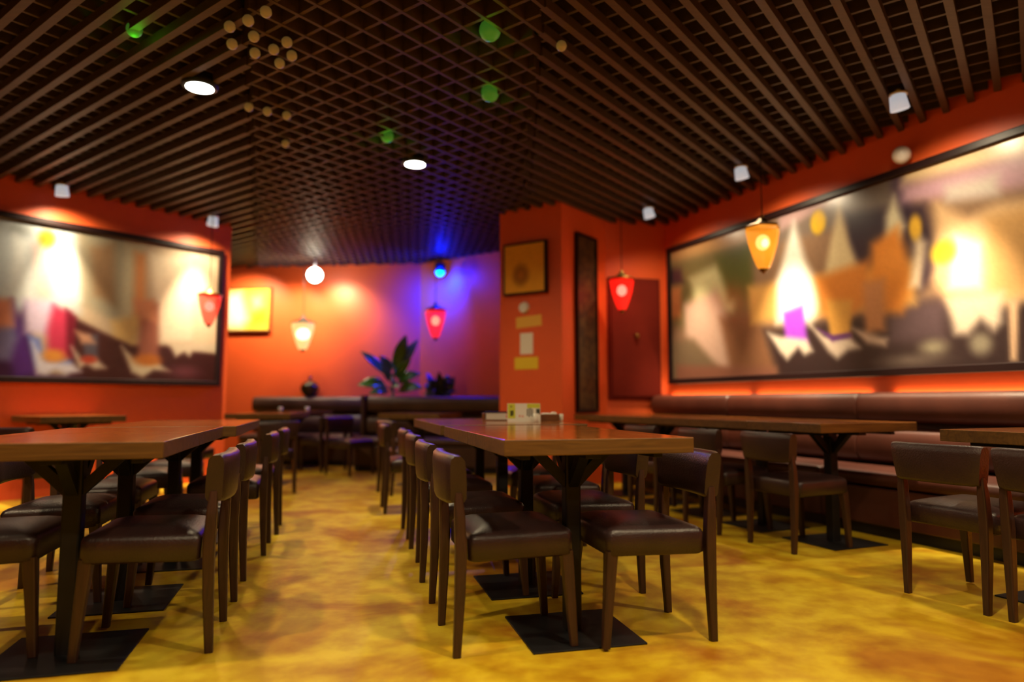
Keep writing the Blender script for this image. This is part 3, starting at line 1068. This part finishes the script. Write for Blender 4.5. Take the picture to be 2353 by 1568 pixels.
def lw(t_, z, off=0.0):
    p = LW0 + LWD * t_ - LWN * off
    return (p.x, p.y, z)



wash_spot(2.51, 4.37, rw(-0.60, 0.55), 'white spotlight on the ceiling at the upper right above the painting', EW, 52)
wash_spot(1.95, 5.78, rw(0.90, 0.55), 'white spotlight on the ceiling by the middle of the right painting', EW, 52)
wash_spot(1.41, 7.04, rw(2.15, 0.55), 'white twin-looking spotlight on the ceiling above the dark red cabinet', EW * 0.6, 52)
wash_spot(-4.15, 6.28, lw(-0.25, 0.55), 'dim bluish spotlight on the ceiling at the far left', EW, 52)
wash_spot(-3.23, 7.38, lw(0.75, 0.55), 'dim white spotlight on the ceiling near the end of the left wall', EW, 52)
# unseen spots added nearer than the frame to brighten the side walls
lamp('SPOT', (3.05, 2.95, CEIL - 0.08), EW, WARM, 0.045, rw(-2.1, .55), 52, 1.0)
lamp('SPOT', (-5.05, 5.15, CEIL - 0.08), EW, (1.0, 0.72, 0.78), 0.045, lw(-1.7, .55), 52, 1.0)
# unseen strip lights added behind the right-hand benches to brighten the wall above
for t_ in (2.1, 0.75, -0.7):
    la = lamp('AREA', rw(t_, 0.925, 0.012), 2.3, (1.0, 0.62, 0.28), target=rw(t_, 1.4, 0.0))
    la.data.shape = 'RECTANGLE'
    la.data.size = 1.25
    la.data.size_y = 0.012
    la.rotation_euler = (R(180), 0, rzR)
# bright spot in front of the orange back wall
t = thing('spotlight', 'bright white spotlight hanging in front of the orange back wall', 'light', (-2.78, 9.7, CEIL), 0)
bm = bmesh.new()
tube(bm, [(0, 0, 0), (0, 0, -0.14)], 0.012)
obj('stem', bm, M['white'], t, True)
bm = bmesh.new()
bmesh.ops.create_uvsphere(bm, u_segments=20, v_segments=12, radius=0.105, matrix=Matrix.Translation((0, 0, -0.22)))
obj('globe', bm, M['glow'], t, True)
lamp('POINT', (-2.78, 9.55, 2.58), 14, WARM, 0.08)
lamp('SPOT', (-2.62, 9.72, 2.63), 72, WARM, 0.05, (-2.50, 10.15, 2.0), 120, 1.0)
lamp('SPOT', (-2.98, 9.72, 2.60), 70, WARM, 0.05, (-3.30, 10.23, 1.9), 115, 1.0)
lamp('SPOT', (-3.72, 9.70, 2.80), 140, WARM, 0.05, (-4.0, 10.32, 1.6), 125, 1.0)

# blue lamp by the far wall
t = thing('spotlight', 'glowing blue lamp high on the far wall between plant and pillar', 'light', (-1.00, 9.55, CEIL), 0)
bm = bmesh.new()
tube(bm, [(0, 0, 0.0), (0, 0, -0.08)], 0.012)
obj('stem', bm, M['iron'], t, True)
bm = bmesh.new()
lathe(bm, [(0.04, -0.07), (0.075, -0.09), (0.08, -0.20), (0.07, -0.205), (0.06, -0.12)], 20)
obj('housing', bm, M['iron'], t, True)
bm = bmesh.new()
bmesh.ops.create_uvsphere(bm, u_segments=18, v_segments=10, radius=0.066, matrix=Matrix.Translation((0, 0, -0.20)))
obj('lens', bm, M['blueglow'], t, True)
lamp('POINT', (-0.98, 9.42, 2.66), 40, (0.0, 0.01, 1.0), 0.05)
lamp('SPOT', (-1.00, 9.45, 2.64), 1250, (0.0, 0.006, 1.0), 0.05, (-1.00, 9.83, 2.45), 140, 1.0)

# ---------------------------------------------------------------- hanging lanterns


def lantern(label, loc, r, h, glass, core, e, color, cordtop=CEIL, wall_light=True):
    x, y, z = loc
    t = thing('hanging_lantern', label, 'lantern', loc, 0, 'hanging lanterns')
    bm = bmesh.new()
    lathe(bm, [(r * .30, -h * .52), (r * .42, -h * .46), (r * .62, -h * .28), (r * .88, 0.02 * h), (r, h * .25), (r * .96, h * .33), (r * .60, h * .40)], 6 if glass == 'amberglass' else 20)
    obj('lantern_glass', bm, M[glass], t, glass != 'amberglass')
    bm = bmesh.new()
    bmesh.ops.create_uvsphere(bm, u_segments=18, v_segments=12, radius=r * (0.62 if glass == 'creamglass' else 0.40))
    # the bright bulb bulges through the front of the glass
    bmesh.ops.scale(bm, vec=(1.0, 1.0, 1.15), verts=bm.verts)
    bmesh.ops.translate(bm, vec=Vector((-x, -y, 0)).normalized() * r * 0.42, verts=bm.verts)
    obj('bulb', bm, M[core], t, True)
    bm = bmesh.new()
    lathe(bm, [(r * 1.10, h * .33), (r * 1.02, h * .37), (r * .45, h * .44), (r * .14, h * .54), (r * .10, h * .60)], 6 if glass == 'amberglass' else 20)
    obj('cap', bm, M['darkcap' if glass == 'creamglass' else 'brass'], t, glass != 'amberglass')
    bm = bmesh.new()
    lathe(bm, [(0.004, -h * .62), (r * .16, -h * .57), (r * .30, -h * .515)], 12)
    obj('finial', bm, M['brass'], t, True)
    bm = bmesh.new()
    tube(bm, [(0, 0, h * .58), (0, 0, cordtop - z)], 0.004, 6)
    obj('cord', bm, M['iron'], t)
    lamp('POINT', (x, y, z + h * .1) if not wall_light else (x * 1.0, y, z - 0.0), e, color, r * 1.05)
    return t


lantern('red glass lantern hanging in front of the left painting', (-3.19, 7.28, 1.87), 0.115, 0.36, 'redglass', 'redcore', 1.6, (1, 0.05, 0.03))
lantern('red glass lantern hanging above the plant near the far wall', (-1.00, 9.05, 1.92), 0.135, 0.42, 'redglass', 'redcore', 2.0, (1, 0.05, 0.03))
lantern('red glass lantern hanging in front of the dark red cabinet', (1.155, 7.25, 2.03), 0.125, 0.38, 'redglass', 'redcore', 4.0, (1, 0.06, 0.03))
lantern('amber glass lantern hanging in front of the right painting', (1.94, 5.3, 2.09), 0.132, 0.38, 'amberglass', 'ambercore', 3.0, (1, 0.5, 0.12))
lantern('cream-glowing lantern with a brown cap hanging before the orange back wall', (-2.95, 9.78, 1.83), 0.155, 0.44, 'creamglass', 'creamcore', 2.5, (1, 0.6, 0.22))

# glowing green balls, and glowing beads imitating amber reflections, among the slats
for (x, y), r, lab in (((-2.05, 3.62), 0.06, 'green glow among the slats at the upper left'),
                       ((-0.12, 3.63), 0.085, 'green glow among the slats at the top middle'),
                       ((-0.145, 4.40), 0.085, 'green glow among the slats below the top middle one'),
                       ((-0.95, 5.15), 0.07, 'yellowish green glow among the slats beside the middle downlight')):
    bm = bmesh.new()
    bmesh.ops.create_uvsphere(bm, u_segments=16, v_segments=10, radius=r * 0.7)
    lamp('POINT', (x, y, CEIL - 0.02), 0.5, (0.12, 1.0, 0.03), 0.05)
    tag(obj('green_ball', bm, M['greenglow'], None, True, (x, y, CEIL + 0.02)), lab, 'light', 'green glows among the slats')

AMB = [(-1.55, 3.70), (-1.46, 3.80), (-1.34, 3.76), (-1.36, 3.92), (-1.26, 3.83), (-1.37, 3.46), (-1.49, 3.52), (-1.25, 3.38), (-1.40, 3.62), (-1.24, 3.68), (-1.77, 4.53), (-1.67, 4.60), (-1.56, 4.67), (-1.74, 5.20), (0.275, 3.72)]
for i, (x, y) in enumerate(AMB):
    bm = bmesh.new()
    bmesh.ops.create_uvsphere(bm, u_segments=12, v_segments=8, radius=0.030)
    lab = ('dim amber bead imitating a reflection in the cluster right of the upper left downlight' if i < 10 else
           'dim amber bead imitating a reflection on the slats below the upper left downlight' if i < 14 else
           'single amber glowing bead on the slats at the top middle right')
    tag(obj('reflection_bead', bm, M['amberbead'], None, True, (x, y, CEIL - 0.02)), lab, 'light', 'amber reflection beads in the cluster' if i < 10 else 'amber reflection beads below the downlight' if i < 14 else None)

# ---------------------------------------------------------------- things on tables and benches
# menu stand
t = thing('menu_stand', 'folded card menu stand with green and white pages on the centre table', 'menu', (0.075, 4.47, TOPZ), R(4))
bm = bmesh.new()
loft(bm, [[(-0.105, -0.030, 0.0), (-0.105, -0.027, 0.0), (-0.105, -0.001, 0.115), (-0.105, -0.004, 0.115)], [(0.105, -0.030, 0.0), (0.105, -0.027, 0.0), (0.105, -0.001, 0.115), (0.105, -0.004, 0.115)]])
obj('front_card', bm, M['paper'], t)
bm = bmesh.new()
loft(bm, [[(-0.105, 0.030, 0.0), (-0.105, 0.027, 0.0), (-0.105, 0.001, 0.115), (-0.105, 0.004, 0.115)], [(0.105, 0.030, 0.0), (0.105, 0.027, 0.0), (0.105, 0.001, 0.115), (0.105, 0.004, 0.115)]])
obj('back_card', bm, M['paper'], t)
M['lime'] = mat('lime_print', (0.60, 0.62, 0.03), 0.6)
M['ink'] = mat('dark_print', (0.03, 0.035, 0.015), 0.6)
M['pink'] = mat('pink_print', (0.75, 0.42, 0.34), 0.6)


def card_print(name, rects, m):
    bm = bmesh.new()
    for x0, x1, z0, z1 in rects:
        def P(x, z, o):
            return (x, -0.030 + 0.026 * z / 0.115 - o, z)
        vs = [bm.verts.new(P(x, z, 0.0006)) for x, z in ((x0, z0), (x1, z0), (x1, z1), (x0, z1))]
        bm.faces.new(vs)
        vs2 = [bm.verts.new(P(x, z, 0.0001)) for x, z in ((x0, z0), (x1, z0), (x1, z1), (x0, z1))]
        bm.faces.new(vs2[::-1])
    obj(name, bm, m, t)


card_print('lime_print', [(-.103, -.055, .02, .113)], M['lime'])
card_print('lime_band', [(.02, .103, .085, .113)], M['lime'])
card_print('dark_print', [(-.088, -.066, .035, .070), (-.086, -.076, .09, .10)] + [(.018 + .011 * k, .024 + .011 * k, .035 - .006 * (k % 2), .080 + .004 * (k % 3)) for k in range(4)] + [(.078, .102, .045, .080)], M['ink'])
card_print('pink_print', [(-.035, -.020, .028, .042), (-.016, -.002, .026, .040)], M['pink'])


def cup(label, loc, r, h):
    bm = bmesh.new()
    lathe(bm, [(r * .7, 0), (r * .78, 0.002), (r, h), (r * .9, h), (r * .66, 0.006)], 16)
    return tag(obj('cup', bm, M['paper'], None, True, loc), label, 'cup')


cup('small white cup in front of the menu stand', (0.150, 4.40, TOPZ), 0.018, 0.052)
cup('small white cup at the right end of the brown box', (0.325, 4.62, TOPZ), 0.015, 0.045)
t = thing('napkin_box', 'small brown wooden box of napkins right of the menu stand', 'box', (0.243, 4.56, TOPZ), R(3))
bm = bmesh.new()
box(bm, -0.062, 0.062, -0.05, 0.05, 0, 0.008)
box(bm, -0.062, 0.062, -0.05, -0.042, 0.008, 0.045, 0.002)
box(bm, -0.062, 0.062, 0.042, 0.05, 0.008, 0.045, 0.002)
box(bm, -0.062, -0.054, -0.042, 0.042, 0.008, 0.045, 0.002)
box(bm, 0.054, 0.062, -0.042, 0.042, 0.008, 0.045, 0.002)
obj('box_body', bm, M['boxwood'], t)
bm = bmesh.new()
box(bm, -0.050, 0.006, -0.038, 0.038, 0.010, 0.053, 0.008)
box(bm, 0.010, 0.046, -0.036, 0.036, 0.010, 0.058, 0.010)
obj('napkins', bm, M['paper'], t)
t = thing('napkin_holder', 'dark-topped holder of white napkins left of the menu stand', 'napkin holder', (-0.115, 4.70, TOPZ), R(3))
bm = bmesh.new()
box(bm, -0.085, -0.068, -0.05, 0.05, 0, 0.05, 0.002)
box(bm, -0.068, 0.085, -0.05, 0.05, 0, 0.006, 0.001)
obj('holder_body', bm, M['boxwood'], t)
bm = bmesh.new()
for k in range(5):
    box(bm, -0.062 + .003 * (k % 2), 0.080 - .004 * (k % 3), -0.045, 0.045, 0.007 + k * 0.0085, 0.0145 + k * 0.0085, 0.002)
obj('napkins', bm, M['paper'], t)
bm = bmesh.new()
box(bm, -0.066, 0.084, -0.047, 0.047, 0.051, 0.060, 0.002)
obj('weight_plate', bm, M['iron'], t)

# condiments on the back left table
cup('small white cup at the left on the back left table', (-3.05, 9.22, TOPZ), 0.028, 0.05)
cup('small white cup at the right on the back left table', (-2.74, 9.36, TOPZ), 0.028, 0.05)

# vase on the back left bench
t = thing('vase', 'dark glazed round vase with golden sheen on top of the back left bench', 'vase', (-2.92, 10.075, 0.946), 0)
bm = bmesh.new()
lathe(bm, [(0.055, 0), (0.07, 0.004), (0.118, 0.06), (0.135, 0.115), (0.122, 0.165), (0.075, 0.205), (0.035, 0.222), (0.024, 0.235)], 28)
obj('body', bm, M['bronze'], t, True)
bm = bmesh.new()
lathe(bm, [(0.022, 0.236), (0.018, 0.25), (0.030, 0.285), (0.024, 0.286), (0.014, 0.252)], 16)
obj('neck', bm, M['bronze'], t, True)


# plants behind the back right bench
def leaf_bm(base, tip, w, droop=0.05, up=Vector((0.25, -0.85, 0.45))):
    bm = bmesh.new()
    base, tip = Vector(base), Vector(tip)
    ax = tip - base
    side = ax.cross(up)
    side = side.normalized() if side.length > 1e-4 else Vector((1, 0, 0))
    nrm = side.cross(ax).normalized()
    N = 9
    rows = []
    for i in range(N + 1):
        s = i / N
        ww = w * (math.sin(math.pi * min(1, s * 0.93 + 0.07)) ** 0.8) * (1 - 0.25 * s)
        c = base + ax * s + nrm * (droop * 4 * s * (1 - s)) - Vector((0, 0, droop * 1.5 * s * s))
        rows.append([c - side * ww + nrm * ww * 0.25, c - side * ww * .5 + nrm * 0.08 * ww, c, c + side * ww * .5 + nrm * 0.08 * ww, c + side * ww + nrm * ww * 0.25])
    top = [[bm.verts.new(p + nrm * 0.0015) for p in r] for r in rows]
    bot = [[bm.verts.new(p - nrm * 0.0015) for p in r] for r in rows]
    for A, flip in ((top, 0), (bot, 1)):
        for i in range(N):
            for j in range(4):
                f = (A[i][j], A[i][j + 1], A[i + 1][j + 1], A[i + 1][j])
                bm.faces.new(f[::-1] if flip else f)
    for i in range(N):
        bm.faces.new((top[i][0], top[i + 1][0], bot[i + 1][0], bot[i][0]))
        bm.faces.new((top[i + 1][4], top[i][4], bot[i][4], bot[i + 1][4]))
    return bm


def plant(label, loc, leaves, m, stem_h, potr=0.17, poth=0.32):
    t = thing('potted_plant', label, 'plant', loc, 0)
    bm = bmesh.new()
    lathe(bm, [(potr * .68, 0), (potr * .72, 0.01), (potr, poth), (potr * .9, poth), (potr * .86, poth - 0.03)], 24)
    obj('pot', bm, M['pot'], t, True)
    bm = bmesh.new()
    tube(bm, [(0, 0, poth - .03), (0.01, 0, poth + (stem_h - poth) * .5), (-0.005, 0, stem_h)], [0.026, 0.022, 0.012], 10)
    st = obj('stem', bm, M['leaf'], t, True)
    for (bz, tip, w, dr) in leaves:
        base = Vector((0.0, 0, bz))
        tipv = Vector(tip)
        bm = leaf_bm(base + (tipv - base) * 0.22, tipv, w, dr)
        tube(bm, [tuple(base), tuple(base + (tipv - base) * 0.13 + Vector((0, 0, .02))), tuple(base + (tipv - base) * 0.25)], 0.008, 6)
        obj('leaf', bm, m, t, True)
    return t


plant('potted plant with large glossy green leaves behind the back right bench', (-1.66, 9.70, 0),
      [(1.22, (0.20, -0.12, 1.83), 0.10, 0.02), (1.20, (0.36, -0.05, 1.78), 0.085, 0.03), (1.16, (-0.44, -0.10, 1.60), 0.075, 0.02),
       (1.20, (-0.16, -0.18, 1.55), 0.08, 0.03), (1.05, (-0.46, -0.16, 1.17), 0.10, 0.05), (1.0, (-0.28, -0.25, 1.05), 0.09, 0.05),
       (1.10, (-0.14, -0.22, 1.38), 0.06, 0.02), (1.08, (0.42, -0.14, 1.33), 0.085, 0.05), (0.98, (0.46, -0.2, 1.13), 0.09, 0.05),
       (1.18, (0.10, 0.12, 1.70), 0.09, 0.02), (1.12, (0.28, -0.2, 1.50), 0.08, 0.04), (1.02, (0.14, -0.28, 1.14), 0.08, 0.05)], M['leaf'], 1.26)
rnd = random.Random(5)
plant('dark leafy potted shrub right of the glossy green plant', (-0.99, 9.46, 0),
      [(0.70 + 0.02 * k, (0.25 * math.cos(k * 2.4) * rnd.uniform(.6, 1), 0.20 * math.sin(k * 2.4) * rnd.uniform(.6, 1), rnd.uniform(0.95, 1.36)), 0.075, 0.04) for k in range(22)], M['dleaf'], 1.10)
